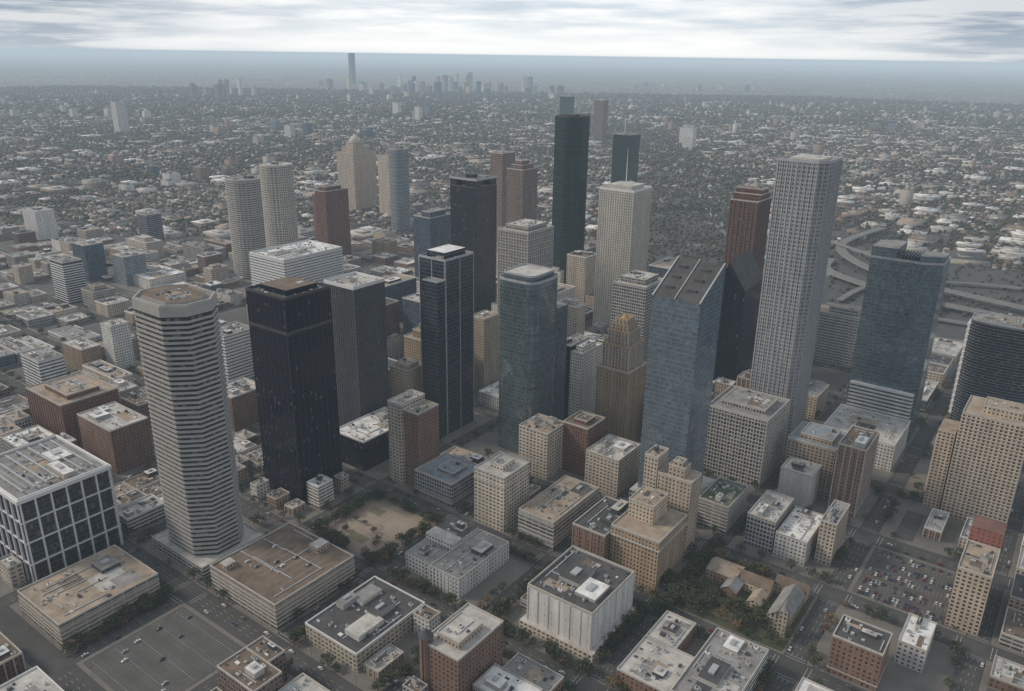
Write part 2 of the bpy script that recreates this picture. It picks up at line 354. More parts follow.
# slanted roof glass tower
mb=MB(); P=rect(-247,598,44,46); zt=lambda x,y:205+25*(y-598)/46
mb.prism(P,0,205,M['glass6'],RF['dark'],zt=zt)
for z in range(12,200,12): mb.ring(P,.15,z,z+.35,MUL)
for (x0,x1) in ((-291,-289.8),(-248.2,-247),(-270.6,-269.9)):
    mb.face([(x0,598,206.2),(x1,598,206.2),(x1,644,231.2),(x0,644,231.2)],METAL); mb.face([(x1,598,205),(x1,644,230),(x1,644,231.2),(x1,598,206.2)],METAL); mb.face([(x0,644,230),(x0,598,205),(x0,598,206.2),(x0,644,231.2)],METAL); mb.face([(x0,598,204),(x1,598,204),(x1,598,206.2),(x0,598,206.2)],METAL)
for k in range(3):
    y=608+k*12; z=zt(0,y); mb.box(-284,y,z-1,-277,y+3,z+2.4,DKMET); mb.box(-264,y,z-1,-256,y+3,z+2.4,DKMET)
mb.prism(rect(-239,590,56,66),0,20,M['gridw'],RF['light']); mb.build('slanted_roof_glass_tower'); HERO.append((-295,590,-239,656))
bld('gridded_office_block',-211,701,61,63,71,'gridw','gray',par=2,trim=CONC,bands=(4,.8,.6),piers=(6,.9,.7,CONC),tiers=[(8,14,44,38,5)])
# black slanted twin prisms
mb=MB(); D=M['dark']
P=rect(-331,938,24,66); mb.prism(P,0,120,D,RF['dark'],zt=lambda x,y:125+34*max(0,(-331-x))/24+.2*(y-938)*.3)
P=rect(-358,930,20,60); mb.prism(P,0,120,M['glasst'],RF['blue'],zt=lambda x,y:150-30*max(0,(-358-x))/20+.1*(y-930))
mb.build('black_slanted_twin_tower'); HERO.append((-380,930,-331,1004))
mb=bld('red_gabled_skyscraper',-355,1015,37,48,222,'boa','red',tiers=[(0.2,10,37,34,8),(0.4,18,37,18,6)],build=False,piers=(6,1.2,.6,plain('red_granite',(.15,.088,.07))),cl=.1)
mb.build('red_gabled_skyscraper')
# five sided grey skyscraper
P=[(-262,791),(-223,791),(-215,799),(-215,842),(-262,842)]
mb=bld('grey_granite_skyscraper',-215,791,47,51,303,'jpm','light',poly=P,par=2.5,trim=plain('grey_granite',(.36,.362,.37)),build=False,cl=.5)
mb.piers(P,4.6,.8,.55,0,302,mb.mats[2]); mb.prism(off(P,-8),302.9,306,CONC,RF['light']); mb.build('grey_granite_skyscraper')
# glass tower with podium
P=[(-185,893),(-132,893),(-116,903),(-116,940),(-172,940),(-185,930)]
mb=bld('faceted_glass_skyscraper',-116,893,69,47,200,'glasst','gray',poly=P,par=2,trim=METAL,build=False,cl=1)
mb.prism([(-185,893),(-160,893),(-160,940),(-172,940),(-185,930)],199.9,212,M['glasst'],RF['gray']); mb.prism([(-138,893.2),(-132,893),(-116,903),(-116,925),(-138,925)],199.9,208,M['glasst'],RF['gray'])
for k in range(6): mb.box(-156+k*3,896,200,-155.5+k*3,930,206,MUL)
for z in range(40,198,12): mb.ring(P,.15,z,z+.35,MUL)
mb.prism(rect(-116,815,72,72),0,30,M['white'],RF['light']); mb.parapet(rect(-116,815,72,72),30,1.5,.5,WHITE); clutter(mb,-118,817,68,66,30,.8,False)
mb.prism(rect(-118,887.5,65,5.4),0,60,M['wband'],RF['white']); mb.build('faceted_glass_skyscraper'); HERO.append((-190,815,-114,940))
# apartments right
P=sup(-15,987,76,50,24,3)
mb=bld('curved_balcony_apartment_tower',-15,987,76,50,124,'mkt','gray',poly=P,bands=(3.4,.35,.9,plain('balcony_slab',(.20,.21,.23))),trim=METAL,build=False)
for z in np.arange(6,118,6.8): mb.box(-93.5,998,z,-90.2,1020,z+3.0,WHITE)
mb.build('curved_balcony_apartment_tower')
mb=bld('beige_apartment_tower',-8,760,52,46,103,'apt','tan',build=False,bands=(3.3,.5,.5),tiers=[(8,10,30,24,7,'beige')])
mb.prism(rect(-62,765,14,30),0,80,M['apt'],RF['tan']); mb.prism(rect(-62,796,18,40),0,60,M['beige2'],RF['light']); mb.build('beige_apartment_tower'); HERO.append((-82,760,-8,836))
bld('cream_stepped_hotel_tower',-219,548,30,20,71,'beige','tan',tiers=[(8,3,14,12,9),(11,5,8,8,4)])
bld('cream_hotel_wing',-250,548,12,20,84,'cream','tan')
bld('brown_loft_building',-261,485,30,54,37,'brick2','dark',piers=(6,1,.4,plain('brown_pier',(.23,.16,.12))))
bld('tan_office_building',-218,493,42,50,44,'tan','tan',bands=(36,1.2,.8),tiers=[(16,20,22,26,16,'beige')])
bld('long_flat_office_building',-312,489,36,74,27,'garagew','tan',bands=(4,1.2,.5))
mb=bld('white_windowless_theatre',-220,398,54,60,36,'whiteblk','dark',par=2,trim=CONC,piers=(9,.8,.5,plain('pale_stone',(.53,.51,.475))),cl=2.2,build=False)
mb.prism(rect(-216,394,62,68),0,7,M['beige2'],RF['light']); mb.build('white_windowless_theatre')
# courthouse-like block
mb=bld('white_civic_building',-334,392,30,64,17,'white','gray',piers=(4,.8,.5,WHITE),build=False,cl=.8)
mb.prism(rect(-366,396,28,26),0,16,M['white'],RF['gray']); mb.prism(rect(-366,430,28,26),0,20,M['white'],RF['dark']); mb.prism(rect(-364.2,420,29,12),0,22,M['white'],RF['light'])
clutter(mb,-368,432,22,22,20); clutter(mb,-368,398,22,22,16); mb.build('white_civic_building'); HERO.append((-396,392,-334,456))
mb=bld('low_mechanical_roof_building',-338,290,52,68,15,'beige2','dark',cl=2.8,trim=WHITE,build=False)
mb.prism(rect(-346,300,14,24),14.9,19,M['whiteblk'],RF['light']); mb.prism(rect(-372,328,12,20),14.9,18,M['whiteblk'],RF['gray']); mb.build('low_mechanical_roof_building')
mb=bld('brown_roof_parking_garage',-415,284,78,76,22,'garage','brown',bands=(3.5,1.1,.35),cl=0,pent=False,build=False)
mb.prism(rect(-440,345,10,12),21.9,27,M['beige'],RF['light']); mb.prism(rect(-478,288,8,9),21.9,26,M['beige'],RF['light'])
for k in range(10): mb.box(-489+k*7.4,300,22.01,-488.85+k*7.4,345,22.03,PAINT)
mb.build('brown_roof_parking_garage')
mb=bld('turreted_brick_building',-257,300,30,46,46,'brick2','light',build=False,tiers=[(6,8,18,24,5,'beige')])
mb.cyl(-285,302,0,50,4.5,M['brick2'],12); mb.cyl(-285,302,50,56,5,RF['dark'],12,.2); mb.build('turreted_brick_building')
bld('tan_office_building',-151,722,45,46,51,'apt','blue',base=8,tiers=[(6,8,30,30,5)])
bld('grey_parking_garage',-205,603,28,46,27,'garagew','green',bands=(3.4,1.1,.4),cl=1.5)
bld('white_square_building',-160,690,30,28,34,'whiteblk','light')
bld('white_office_building',-135,598,26,52,22,'white','white',base=5)
bld('white_office_building',-163,600,24,48,30,'gridw','light',base=5)
bld('brick_warehouse_building',-52,486,32,26,30,'brick2','dark',base=5)
bld('white_brick_building',-31,524,18,36,18,'white','white')
mb=bld('tan_apartment_building',-6,590,22,44,50,'apt','tan',build=False)
mb.prism(rect(-6,636,22,20),0,62,M['aptr'],RF['red']); mb.build('tan_apartment_building'); HERO.append((-28,590,-6,656))
bld('brown_brick_hotel',-815,331,77,60,50,'brick','tan',piers=(6,1,.5,plain('brick_pier',(.18,.105,.08))),tiers=[(10,12,50,34,5)])
bld('brown_brick_hotel',-725,334,64,39,47,'brick2','light')
bld('white_office_building',-992,387,47,30,39,'wband','gray')
bld('striped_office_tower',-1327,582,42,32,70,'firstc','gray',bands=(4,1.2,.6,WHITE))
bld('white_hospital_building',-1853,776,60,40,62,'white','light',piers=(6,1,.6,WHITE))
bld('dark_striped_tower',-1650,913,38,35,60,'firstc','gray')
bld('blue_office_building',-1439,673,45,35,66,'blueg','light')
bld('glass_office_building',-1360,700,40,40,52,'slim','light')
bld('white_roof_arena',-1306,712,90,70,18,'white','white',cl=.3)
bld('striped_office_building',-828,535,40,45,66,'wband','gray',bands=(4.2,1.6,.6,WHITE))
bld('brown_office_building',-716,463,40,45,40,'brick2','light')
bld('white_narrow_tower',-984,476,25,25,62,'white','light')
bld('tan_low_building',-1011,447,50,26,32,'tan','light')
bld('distant_teal_tower',-2382,3737,60,50,195,'wells','dark'); bld('distant_brown_tower',-2115,3635,55,50,190,'brown','tan'); bld('distant_brown_tower',-2230,3660,30,50,120,'wells','tan')
mb=bld('dark_teal_office_tower',-1045,1952,55,50,200,'wells','blue',build=False); mb.cyl(-1080,1980,200,240,1,WHITE,6); mb.build('dark_teal_office_tower')
bld('distant_white_block',-1642,3682,70,40,80,'white','light'); bld('distant_white_block',-1560,3500,50,40,50,'white','light')
bld('distant_white_tower',-4020,2150,50,50,150,'white','light')
bld('dark_office_tower',-640,1215,34,40,190,'enter','dark')
bld('glass_office_building',-700,760,44,44,80,'blueg','light'); bld('grey_office_tower',-640,745,30,40,120,'stone','light')
bld('distant_obelisk_tower',-8443,7824,62,62,395,'blueg','gray')
# ------------------------------------------------------------------ camera basis for culling (area the photo can see)
H=395.0; f=800.0; p=math.atan(290/800); rho=math.asin(.0147); az=math.radians(36.2)
hx,hy=-math.sin(az),math.cos(az)
def vis(x,y,m=60): 
    fwd=x*hx+y*hy; lat=x*hy-y*hx
    return fwd>150 and abs(lat)<fwd*.70+m
# ------------------------------------------------------------------ blocks
def blk(i,j): return (-455+100*i, 322+101.5*j)
PARK=(0,1); LOTS={(0,-1),(4,3)}; SQUARE=(3,2)
slab=MB(); lots=MB(); lawnm=MB()
trees=[]; cars=[]; lamps=[]
filler_f=['beige','beige2','tan','brick','brick2','white','gridw','cream','garage','garagew','wband','brown','stone','blueg','apt']
names={'beige':'beige_office_building','beige2':'cream_office_building','tan':'tan_office_building','brick':'brick_building','brick2':'brown_brick_building','white':'white_office_building','gridw':'concrete_office_building','cream':'cream_building','garage':'parking_garage','garagew':'parking_garage','wband':'banded_office_building','brown':'brown_office_building','stone':'grey_stone_building','blueg':'blue_glass_building','apt':'apartment_building'}
def free(x0,y0,x1,y1,g=2.5):
    return not any(x0<b[2]+g and x1>b[0]-g and y0<b[3]+g and y1>b[1]-g for b in HERO)
NB=0
for i in range(-24,8):
    for j in range(-2,17):
        cx,cy=blk(i,j)
        if not vis(cx,cy,90): continue
        fwd=cx*hx+cy*hy
        if fwd>1750 or fwd<250: continue
        if cy>1330 and cx>-950: continue
        slab.prism(rect(cx+42,cy-41,84,82),0,.15,PAVE,PAVE)
        core=(-900<cx<-150 and 560<cy<1250)
        near=fwd<950
        if (i,j)==PARK or (i,j)==SQUARE: continue
        if (i,j) in LOTS:
            lots.prism(rect(cx+39,cy-38,78,76),.15,.17,LOT,LOT); continue
        # lots in block
        nx=R.choice([1,2,2,3]) if not core else R.choice([1,2,2]); ny=R.choice([1,2,2,3]) if not core else R.choice([1,2])
        park=R.random()<(.12 if core else .22) and not near
        if park:
            lots.prism(rect(cx+39,cy-38,78,76),.15,.17,LOT,LOT)
        W=78/nx;Dp=76/ny
        for a in range(nx):
            for b in range(ny):
                if park and R.random()<.75: continue
                x1=cx+39-a*W-R.uniform(.3,1.5); x0=cx+39-(a+1)*W+R.uniform(.3,1.5)
                y0=cy-38+b*Dp+R.uniform(.3,1.5); y1=cy-38+(b+1)*Dp-R.uniform(.3,1.5)
                if not free(x0,y0,x1,y1):
                    ok=False
                    for t in range(24):
                        sx=(x1-x0)*R.uniform(.3,.75); sy=(y1-y0)*R.uniform(.3,.75)
                        if sx<9 or sy<9: continue
                        X0=R.uniform(x0,x1-sx); Y0=R.uniform(y0,y1-sy)
                        if free(X0,Y0,X0+sx,Y0+sy): x0,y0,x1,y1=X0,Y0,X0+sx,Y0+sy; ok=True; break
                    if not ok: continue
                if R.random()<.07: 
                    lots.prism([(x0,y0),(x1,y0),(x1,y1),(x0,y1)],.15,.17,LOT,LOT); continue
                A=(x1-x0)*(y1-y0)
                if core: h=R.choice([12,18,25,35,45,60,75])*R.uniform(.8,1.2)
                elif fwd<800: h=R.choice([7,9,12,16,20])*R.uniform(.85,1.2)
                elif cx<-600: h=R.choice([6,7,9,12,16,22,30])*R.uniform(.8,1.2)
                else: h=R.choice([7,9,14,20,28])*R.uniform(.8,1.2)
                if cx>-200 and cy>900: h=min(h,18)
                h=max(5,min(h,math.sqrt(A)*2.4))
                k=R.choice(filler_f); 
                if h<14 and k in('wband','blueg','stone'): k='brick2'
                roof=R.choice(['white','white','light','gray','gray','tan','light','dark','brown','tan','brown'])
                nm=names[k]
                ti=None
                if h>30 and R.random()<.5: ti=[((x1-x0)*.2,(y1-y0)*.2,(x1-x0)*.5,(y1-y0)*.5,R.uniform(4,9))]
                bands=((3.4,1,.35) if k.startswith('garage') else None); pr=None
                if near and k in('brick','brick2','tan','beige') and R.random()<.5: pr=(5.5,.8,.4,CONC if k!='brick' else STRIPC)
                wdt,dpt=x1-x0,y1-y0; poly=None
                if near and wdt>24 and dpt>24 and R.random()<.45:
                    # L-shaped plan with a light court
                    c1=wdt*R.uniform(.3,.5); c2=dpt*R.uniform(.3,.5)
                    mb=MB(); A1=rect(x1,y0,wdt,dpt-c2); mb.prism(A1,0,h,M[k],RF[roof]); mb.parapet(A1,h,1.1,.5,CONC); clutter(mb,x1,y0,wdt,dpt-c2,h,1.3)
                    h2=h*R.choice([1,.7,1.25]); A2=rect(x1-c1,y0+dpt-c2+.01,wdt-c1,c2); mb.prism(A2,0,h2,M[k],RF[roof]); mb.parapet(A2,h2,1.1,.5,CONC); clutter(mb,x1-c1,y0+dpt-c2,wdt-c1,c2,h2,1.3)
                    mb.build(nm)
                else:
                    bld(nm,x1,y0,wdt,dpt,h,k,roof,tiers=ti,cl=1.4 if near else .5,reg=False,bands=bands,piers=pr,base=(5 if near and h>14 else None),trim=R.choice([CONC,CONC,STRIPC,WHITE]))
                NB+=1
        # trees round the block
        if fwd<1300:
            prob=(.8 if fwd<750 else .4)*R.uniform(.3,1.3)
            for t in np.arange(-38,39,8.5):
                for (tx,ty) in ((cx+t,cy-40),(cx+t,cy+40),(cx-41,cy+t),(cx+41,cy+t)):
                    if R.random()<prob*.6: trees.append((tx+R.uniform(-.8,.8),ty+R.uniform(-.8,.8),R.uniform(.6,1.15)))
# plaza park: brown paved square ringed by trees
cx,cy=blk(*PARK); slab.prism(rect(cx+38,cy-37,76,74),.15,.25,PLAZA,PLAZA)
lawnm.prism(rect(cx+29,cy-28,58,56),.25,.33,PAVER,PAVER)
lawnm.prism(rect(cx+8,cy-26,20,10),.33,.38,LAWN,LAWN); lawnm.prism(rect(cx-12,cy+14,14,10),.33,.38,LAWN,LAWN)
lawnm.prism([(cx+6*math.cos(t),cy+6*math.sin(t)) for t in [math.pi/8*k for k in range(16)]],.33,.6,CONC,PLAZA)
for k in range(92):
    s=R.choice('NSWE'); t=R.uniform(-40,40); e=R.uniform(34,42)
    x,y={'N':(t,e),'S':(t,-e),'W':(-e,t),'E':(e,t)}[s]; trees.append((cx+x,cy+y,R.uniform(.7,1.1)))
for k in range(7): trees.append((cx+R.uniform(-24,24),cy+R.uniform(-22,22),R.uniform(.45,.7)))
cx,cy=blk(*SQUARE); lawnm.prism(rect(cx+40,cy-39,80,78),.15,.24,GRASS,GRASS)
lawnm.prism(rect(cx+2,cy-30,34,30),.24,.28,LAWN,LAWN)
def gabled(name,X,Y,w,d,h,rh,wall,roof,steeple=False):
    mb=MB(); mb.prism(rect(X,Y,w,d),0,h,M[wall])
    if w<d:
        xm=X-w/2; e=.6
        mb.face([(X+e,Y-e,h-.3),(X+e,Y+d+e,h-.3),(xm,Y+d+e,h+rh),(xm,Y-e,h+rh)],RF[roof]); mb.face([(X-w-e,Y+d+e,h-.3),(X-w-e,Y-e,h-.3),(xm,Y-e,h+rh),(xm,Y+d+e,h+rh)],RF[roof])
        mb.face([(X-w,Y,h),(X,Y,h),(xm,Y,h+rh)],M[wall]); mb.face([(X,Y+d,h),(X-w,Y+d,h),(xm,Y+d,h+rh)],M[wall])
    else:
        ym=Y+d/2; e=.6
        mb.face([(X-w-e,Y-e,h-.3),(X+e,Y-e,h-.3),(X+e,ym,h+rh),(X-w-e,ym,h+rh)],RF[roof]); mb.face([(X+e,Y+d+e,h-.3),(X-w-e,Y+d+e,h-.3),(X-w-e,ym,h+rh),(X+e,ym,h+rh)],RF[roof])
        mb.face([(X,Y,h),(X,Y+d,h),(X,ym,h+rh)],M[wall]); mb.face([(X-w,Y+d,h),(X-w,Y,h),(X-w,ym,h+rh)],M[wall])
    if steeple:
        mb.prism(rect(X+.5,Y-3,6,6),0,h+10,M[wall],RF[roof]); mb.cyl(X-2.5,Y,h+10,h+19,3,RF[roof],8,.1)
    return mb.build(name)
gabled('church',cx+36,cy-20,15,40,11,7,'cream','gray',True); gabled('church_hall',cx+12,cy+12,28,14,9,5,'beige','brown'); gabled('parish_house',cx-8,cy-6,12,16,8,4,'brick2','gray'); gabled('cloister_wing',cx+12,cy-8,10,18,7,3,'beige','tan'); gabled('school_building',cx-14,cy+8,24,20,10,3,'tan','tan'); gabled('chapel',cx+36,cy+24,24,12,9,5,'cream','brown')
for k in range(120):
    x=cx+R.uniform(-40,40); y=cy+R.uniform(-40,40)
    if (x>cx+19 and y<cy+22 and y>cy-22) or (x>cx-40 and cy-9<y<cy+30 and x<cx+14) or (x>cx+10 and y>cy+22) : continue
    trees.append((x,y,R.uniform(.75,1.3)))
for k in range(44): trees.append((-203+R.uniform(-4,4),470+k*2.6,R.uniform(.8,1.2)))
for k in range(44): trees.append((blk(2,1)[0]+R.uniform(-43,43),blk(2,1)[1]+R.choice([-41,-41,38])+R.uniform(-2,2),R.uniform(.8,1.25)))
for k in range(34): trees.append((blk(2,1)[0]+R.choice([-42,42])+R.uniform(-2,2),blk(2,1)[1]+R.uniform(-41,41),R.uniform(.8,1.2)))
for k in range(34): trees.append((blk(1,0)[0]+R.choice([-42,42])+R.uniform(-2,2),blk(1,0)[1]+R.uniform(-41,41),R.uniform(.7,1.1)))
for k in range(30): trees.append((blk(1,1)[0]+R.uniform(-41,41),blk(1,1)[1]+R.choice([-41,41])+R.uniform(-2,2),R.uniform(.7,1.1)))
for k in range(30): trees.append((blk(-1,-1)[0]+41+R.uniform(-2,6),blk(-1,-1)[1]+R.uniform(-40,42),R.uniform(.6,1)))
slab.build('city_block_pavement'); lots.build('parking_lot_asphalt'); lawnm.build('park_lawn')
# ------------------------------------------------------------------ road markings
mk=MB(); z=.012
def q(x0,y0,x1,y1,zz=z): mk.face([(x0,y0,zz),(x1,y0,zz),(x1,y1,zz),(x0,y1,zz)],PAINT)
for i in range(-4,7):
    for j in range(-2,9):
        cx,cy=blk(i,j)
        if not vis(cx,cy,60) or cx*hx+cy*hy>1150: continue
        sx=cx+50; sy=cy+50.75
        for t in range(-36,37,9):
            for o in (-3.3,0,3.3): q(sx+o-.09,cy+t-1.6,sx+o+.09,cy+t+1.6); q(cx+t-1.6,sy+o-.09,cx+t+1.6,sy+o+.09)
        for s in (-1,1):
            for a in (0,2.6): 
                yy=sy+s*(10.2+a); q(sx-7,yy-.15,sx+7,yy+.15); xx=sx+s*(10+a); q(xx-.15,sy-7.5,xx+.15,sy+7.5)
# lots stalls
for (i,j) in LOTS:
    cx,cy=blk(i,j)
    for r in range(5):
        y=cy-33+r*16
        q(cx-36,y-.05,cx+36,y+.05,.18)
        for k in range(27): q(cx-36+k*2.75,y-5,cx-35.92+k*2.75,y+5,.184)
        for k in range(26):
            for s in (-1,1):
                if R.random()<(.5 if (i,j)==(4,3) else .03): cars.append((cx-34.6+k*2.75,y+s*2.6+R.uniform(-.4,.4),.18,math.pi/2*R.choice([1,-1])))
mk.build('road_markings')
# roof garage cars, street cars
for k in range(8): cars.append((-486+R.randrange(20)*3.7,R.choice([305,318,331,342]),22.04,math.pi/2))
for i in range(-5,7):
    for j in range(-2,9):
        cx,cy=blk(i,j)
        if not vis(cx,cy,60) or cx*hx+cy*hy>1150: continue
        for k in range(8):
            t=R.uniform(-36,36); o=R.choice([-6.3,-6.3,6.3,6.3,-4.7*.35,1.65,4.9])
            if R.random()<.5: cars.append((cx+50+o,cy+t,.0,math.pi/2 if o>0 else -math.pi/2))
            else: cars.append((cx+t,cy+50.75+o,.0,0 if o<0 else math.pi))
        if j<6:
            for (a,b,r) in ((41.3,-30,0),(41.3,10,0),(-20,-40.3,-math.pi/2),(25,-40.3,-math.pi/2)): lamps.append((cx+a,cy+b,r))
# car mesh
def carmesh(col):
    mb=MB(); paint=plain('car_paint',col,.5,.03); g=plain('car_glass',(.02,.025,.03),.3,.05); ty=plain('tyre',(.02,.02,.02),.9,.1)
    def ext(prof,y0,y1,side,tops):
        n=len(prof)
        mb.face([(x,y0,z) for x,z in prof],side); mb.face([(x,y1,z) for x,z in reversed(prof)],side)
        for i in range(n):
            a=prof[i];b=prof[(i+1)%n]; mb.face([(a[0],y1,a[1]),(b[0],y1,b[1]),(b[0],y0,b[1]),(a[0],y0,a[1])],tops[i])
    ext([(-2.3,.35),(2.3,.35),(2.35,.7),(1.1,.95),(-1.7,1.0),(-2.3,.85)],-.9,.9,paint,[paint]*6)
    ext([(-1.75,.97),(1.1,.93),(.45,1.45),(-1.2,1.47)],-.78,.78,g,[paint,g,paint,g])
    for x in(-1.4,1.4):
        for y in(-.95,.72):
            pts=[(x+.34*math.cos(t),.34+.34*math.sin(t)) for t in [math.pi/4*k for k in range(8)]]
            mb.face([(a,y,b) for a,b in pts],ty); mb.face([(a,y+.23,b) for a,b in reversed(pts)],ty)
            for k in range(8): a=pts[k];b=pts[(k+1)%8]; mb.face([(a[0],y+.23,a[1]),(b[0],y+.23,b[1]),(b[0],y,b[1]),(a[0],y,a[1])],ty)
    o=mb.build('parked_car'); me=o.data; bpy.data.objects.remove(o); return me
CM=[carmesh(c) for c in ((.45,.45,.45),(.03,.03,.035),(.12,.125,.13),(.3,.3,.31),(.13,.02,.02),(.03,.05,.11),(.55,.54,.5),(.05,.05,.05))]
for (x,y,z,r) in cars:
    if not vis(x,y,20): continue
    o=bpy.data.objects.new('parked_car',R.choice(CM)); o.location=(x,y,z); o.rotation_euler=(0,0,r); COL.objects.link(o)
mb=MB(); mb.cyl(0,0,0,8.5,.12,STEELD,6,.07); mb.box(0,-.06,8.4,2.4,.06,8.5,STEELD); mb.box(1.8,-.2,8.28,2.7,.2,8.42,METAL); lo=mb.build('street_lamp'); lm=lo.data; bpy.data.objects.remove(lo)
for (x,y,r) in lamps:
    o=bpy.data.objects.new('street_lamp',lm); o.location=(x,y,.15); o.rotation_euler=(0,0,r); COL.objects.link(o)
# ------------------------------------------------------------------ trees
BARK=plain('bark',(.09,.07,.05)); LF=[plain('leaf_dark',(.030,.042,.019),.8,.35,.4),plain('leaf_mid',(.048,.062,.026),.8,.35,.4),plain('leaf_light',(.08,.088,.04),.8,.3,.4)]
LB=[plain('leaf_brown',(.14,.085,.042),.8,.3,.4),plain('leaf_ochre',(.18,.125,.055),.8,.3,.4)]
def treemesh(seed,leaf):
    r=random.Random(seed); mb=MB()
    mb.cyl(0,0,0,3.2,.32,BARK,7,.2)
    cl=[]
    for k in range(9):
        a=k*2.4+r.uniform(-.3,.3); rad=r.uniform(1.3,3.6); zz=r.uniform(4,8.2)
        if k==8: rad=.3; zz=8.8
        tip=(rad*math.cos(a),rad*math.sin(a),zz); cl.append((tip,r.uniform(1.3,2.1)))
        b=(0,0,r.uniform(2.4,3.1)); w=.1
        mb.face([(b[0]-w,b[1],b[2]),(b[0]+w,b[1],b[2]),(tip[0]+.03,tip[1],tip[2]),(tip[0]-.03,tip[1],tip[2])],BARK)
        mb.face([(b[0],b[1]-w,b[2]),(b[0],b[1]+w,b[2]),(tip[0],tip[1]+.03,tip[2]),(tip[0],tip[1]-.03,tip[2])],BARK)
    for (c,s) in cl:
        for k in range(42):
            d=Vector((r.gauss(0,1),r.gauss(0,1),r.gauss(0,.75))).normalized()*s*r.uniform(.55,1.08)
            q0=Vector(c)+d; n=Vector((r.gauss(0,1),r.gauss(0,1),r.gauss(0.6,1))).normalized(); t=n.orthogonal().normalized(); u=n.cross(t); e=r.uniform(.28,.6)
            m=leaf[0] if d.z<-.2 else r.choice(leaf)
            mb.face([tuple(q0-t*e),tuple(q0+u*e*.8),tuple(q0+t*e),tuple(q0-u*e*.8)],m)
    o=mb.build('oak_tree'); me=o.data; bpy.data.objects.remove(o); return me
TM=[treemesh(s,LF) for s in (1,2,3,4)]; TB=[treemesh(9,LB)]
nt_=0
for (x,y,s) in trees:
    if not vis(x,y,10): continue
    if not free(x-1,y-1,x+1,y+1,.5): continue
    br=R.random()<.12
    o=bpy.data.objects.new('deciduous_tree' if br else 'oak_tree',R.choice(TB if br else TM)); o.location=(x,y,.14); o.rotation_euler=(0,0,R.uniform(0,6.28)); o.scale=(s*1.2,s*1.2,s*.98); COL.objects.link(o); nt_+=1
# ------------------------------------------------------------------ distant mass (houses, canopy)
def mass(name,tv,tf,pos,scl,rot,mats,fm):
    tv=np.array(tv,float); N=len(pos); n=len(tv)
    c,s=np.cos(rot)[:,None],np.sin(rot)[:,None]
    V=tv[None]*scl[:,None,:]
    X=V[:,:,0]*c-V[:,:,1]*s+pos[:,0:1]; Y=V[:,:,0]*s+V[:,:,1]*c+pos[:,1:2]; Z=V[:,:,2]+pos[:,2:3]
    co=np.stack([X,Y,Z],-1).reshape(-1).astype(np.float32)
    lf=np.concatenate([np.array(a) for a in tf]); sz=np.array([len(a) for a in tf]); st=np.concatenate([[0],np.cumsum(sz)[:-1]])
    me=bpy.data.meshes.new(name); me.vertices.add(N*n); me.vertices.foreach_set('co',co)
    me.loops.add(N*len(lf)); me.loops.foreach_set('vertex_index',(lf[None]+np.arange(N)[:,None]*n).reshape(-1).astype(np.int32))
    me.polygons.add(N*len(tf)); me.polygons.foreach_set('loop_start',(st[None]+np.arange(N)[:,None]*len(lf)).reshape(-1).astype(np.int32))
    for m in mats: me.materials.append(m)
    me.polygons.foreach_set('material_index',fm.reshape(-1).astype(np.int32))
    me.update(calc_edges=True); me.validate(); o=bpy.data.objects.new(name,me); COL.objects.link(o); return o
corr=[(-550,1480),(-800,1800),(-1000,2200),(-1240,2880),(-1900,3600),(-2600,4600)]
def dcorr(x,y):
    best=np.full(x.shape,1e9)
    for a,b in zip(corr[:-1],corr[1:]):
        dx,dy=b[0]-a[0],b[1]-a[1]; t=np.clip(((x-a[0])*dx+(y-a[1])*dy)/(dx*dx+dy*dy),0,1)
        best=np.minimum(best,np.hypot(x-a[0]-t*dx,y-a[1]-t*dy))
    return best
def field(spx,spy,f0,f1,jit):
    xs=np.arange(-9500,3500,spx); ys=np.arange(100,9500,spy); X,Y=np.meshgrid(xs,ys); X=X.ravel()+rs.uniform(-jit,jit,X.size);Y=Y.ravel()+rs.uniform(-jit,jit,Y.size)
    fw_=X*hx+Y*hy; lat=X*hy-Y*hx
    k=(fw_>f0)&(fw_<f1)&(np.abs(lat)<fw_*.68+40); return X[k],Y[k],fw_[k]
def nz(x,y,s,seed): 
    r_=np.random.RandomState(seed); v=0
    for k in range(5):
        a=r_.uniform(0,6.28); fr=r_.uniform(.6,1.6)/s; v=v+np.sin((x*math.cos(a)+y*math.sin(a))*fr*6.28+r_.uniform(0,6.28))
    return v/5
def notdown(X,Y): 
    return ~(((X*hx+Y*hy)<1780)&~((Y>1300)&(X>-950)))
def inter(X,Y): return (X>-470)&(X<620)&(Y>1330)&(Y<1860)
HM=[RF['white'],RF['light'],RF['gray'],RF['dark'],RF['brown'],RF['tan'],plain('house_wall',(.3,.27,.235)),plain('house_wall_brick',(.2,.14,.11)),RF['blue']]
# gable houses
hv=[(-.5,-.5,0),(.5,-.5,0),(.5,.5,0),(-.5,.5,0),(-.5,-.5,.6),(.5,-.5,.6),(.5,.5,.6),(-.5,.5,.6),(-.5,0,1),(.5,0,1)]
hf=[(0,1,5,4),(1,2,6,9,5),(2,3,7,6),(3,0,4,8,7),(4,5,9,8),(6,7,8,9)]
X,Y,fw_=field(17,34,1250,5200,4)
row=np.mod(X,100)>16; dn=dcorr(X,Y)
k=notdown(X,Y)&(dn>170)&row&(rs.rand(X.size)<.72-.3*(fw_/5200))&(nz(X,Y,900,3)<.42)&~inter(X,Y)
X,Y=X[k],Y[k]; N=len(X)
scl=np.stack([rs.uniform(9,15,N),rs.uniform(8,20,N),rs.uniform(5,9.5,N)],1); rot=np.where(rs.rand(N)<.5,0,math.pi/2)
ri=rs.choice([1,5,2,2,3,3,4,4,3,0],N); wi=rs.choice([6,7],N); fm=np.stack([wi,wi,wi,wi,ri,ri],1)
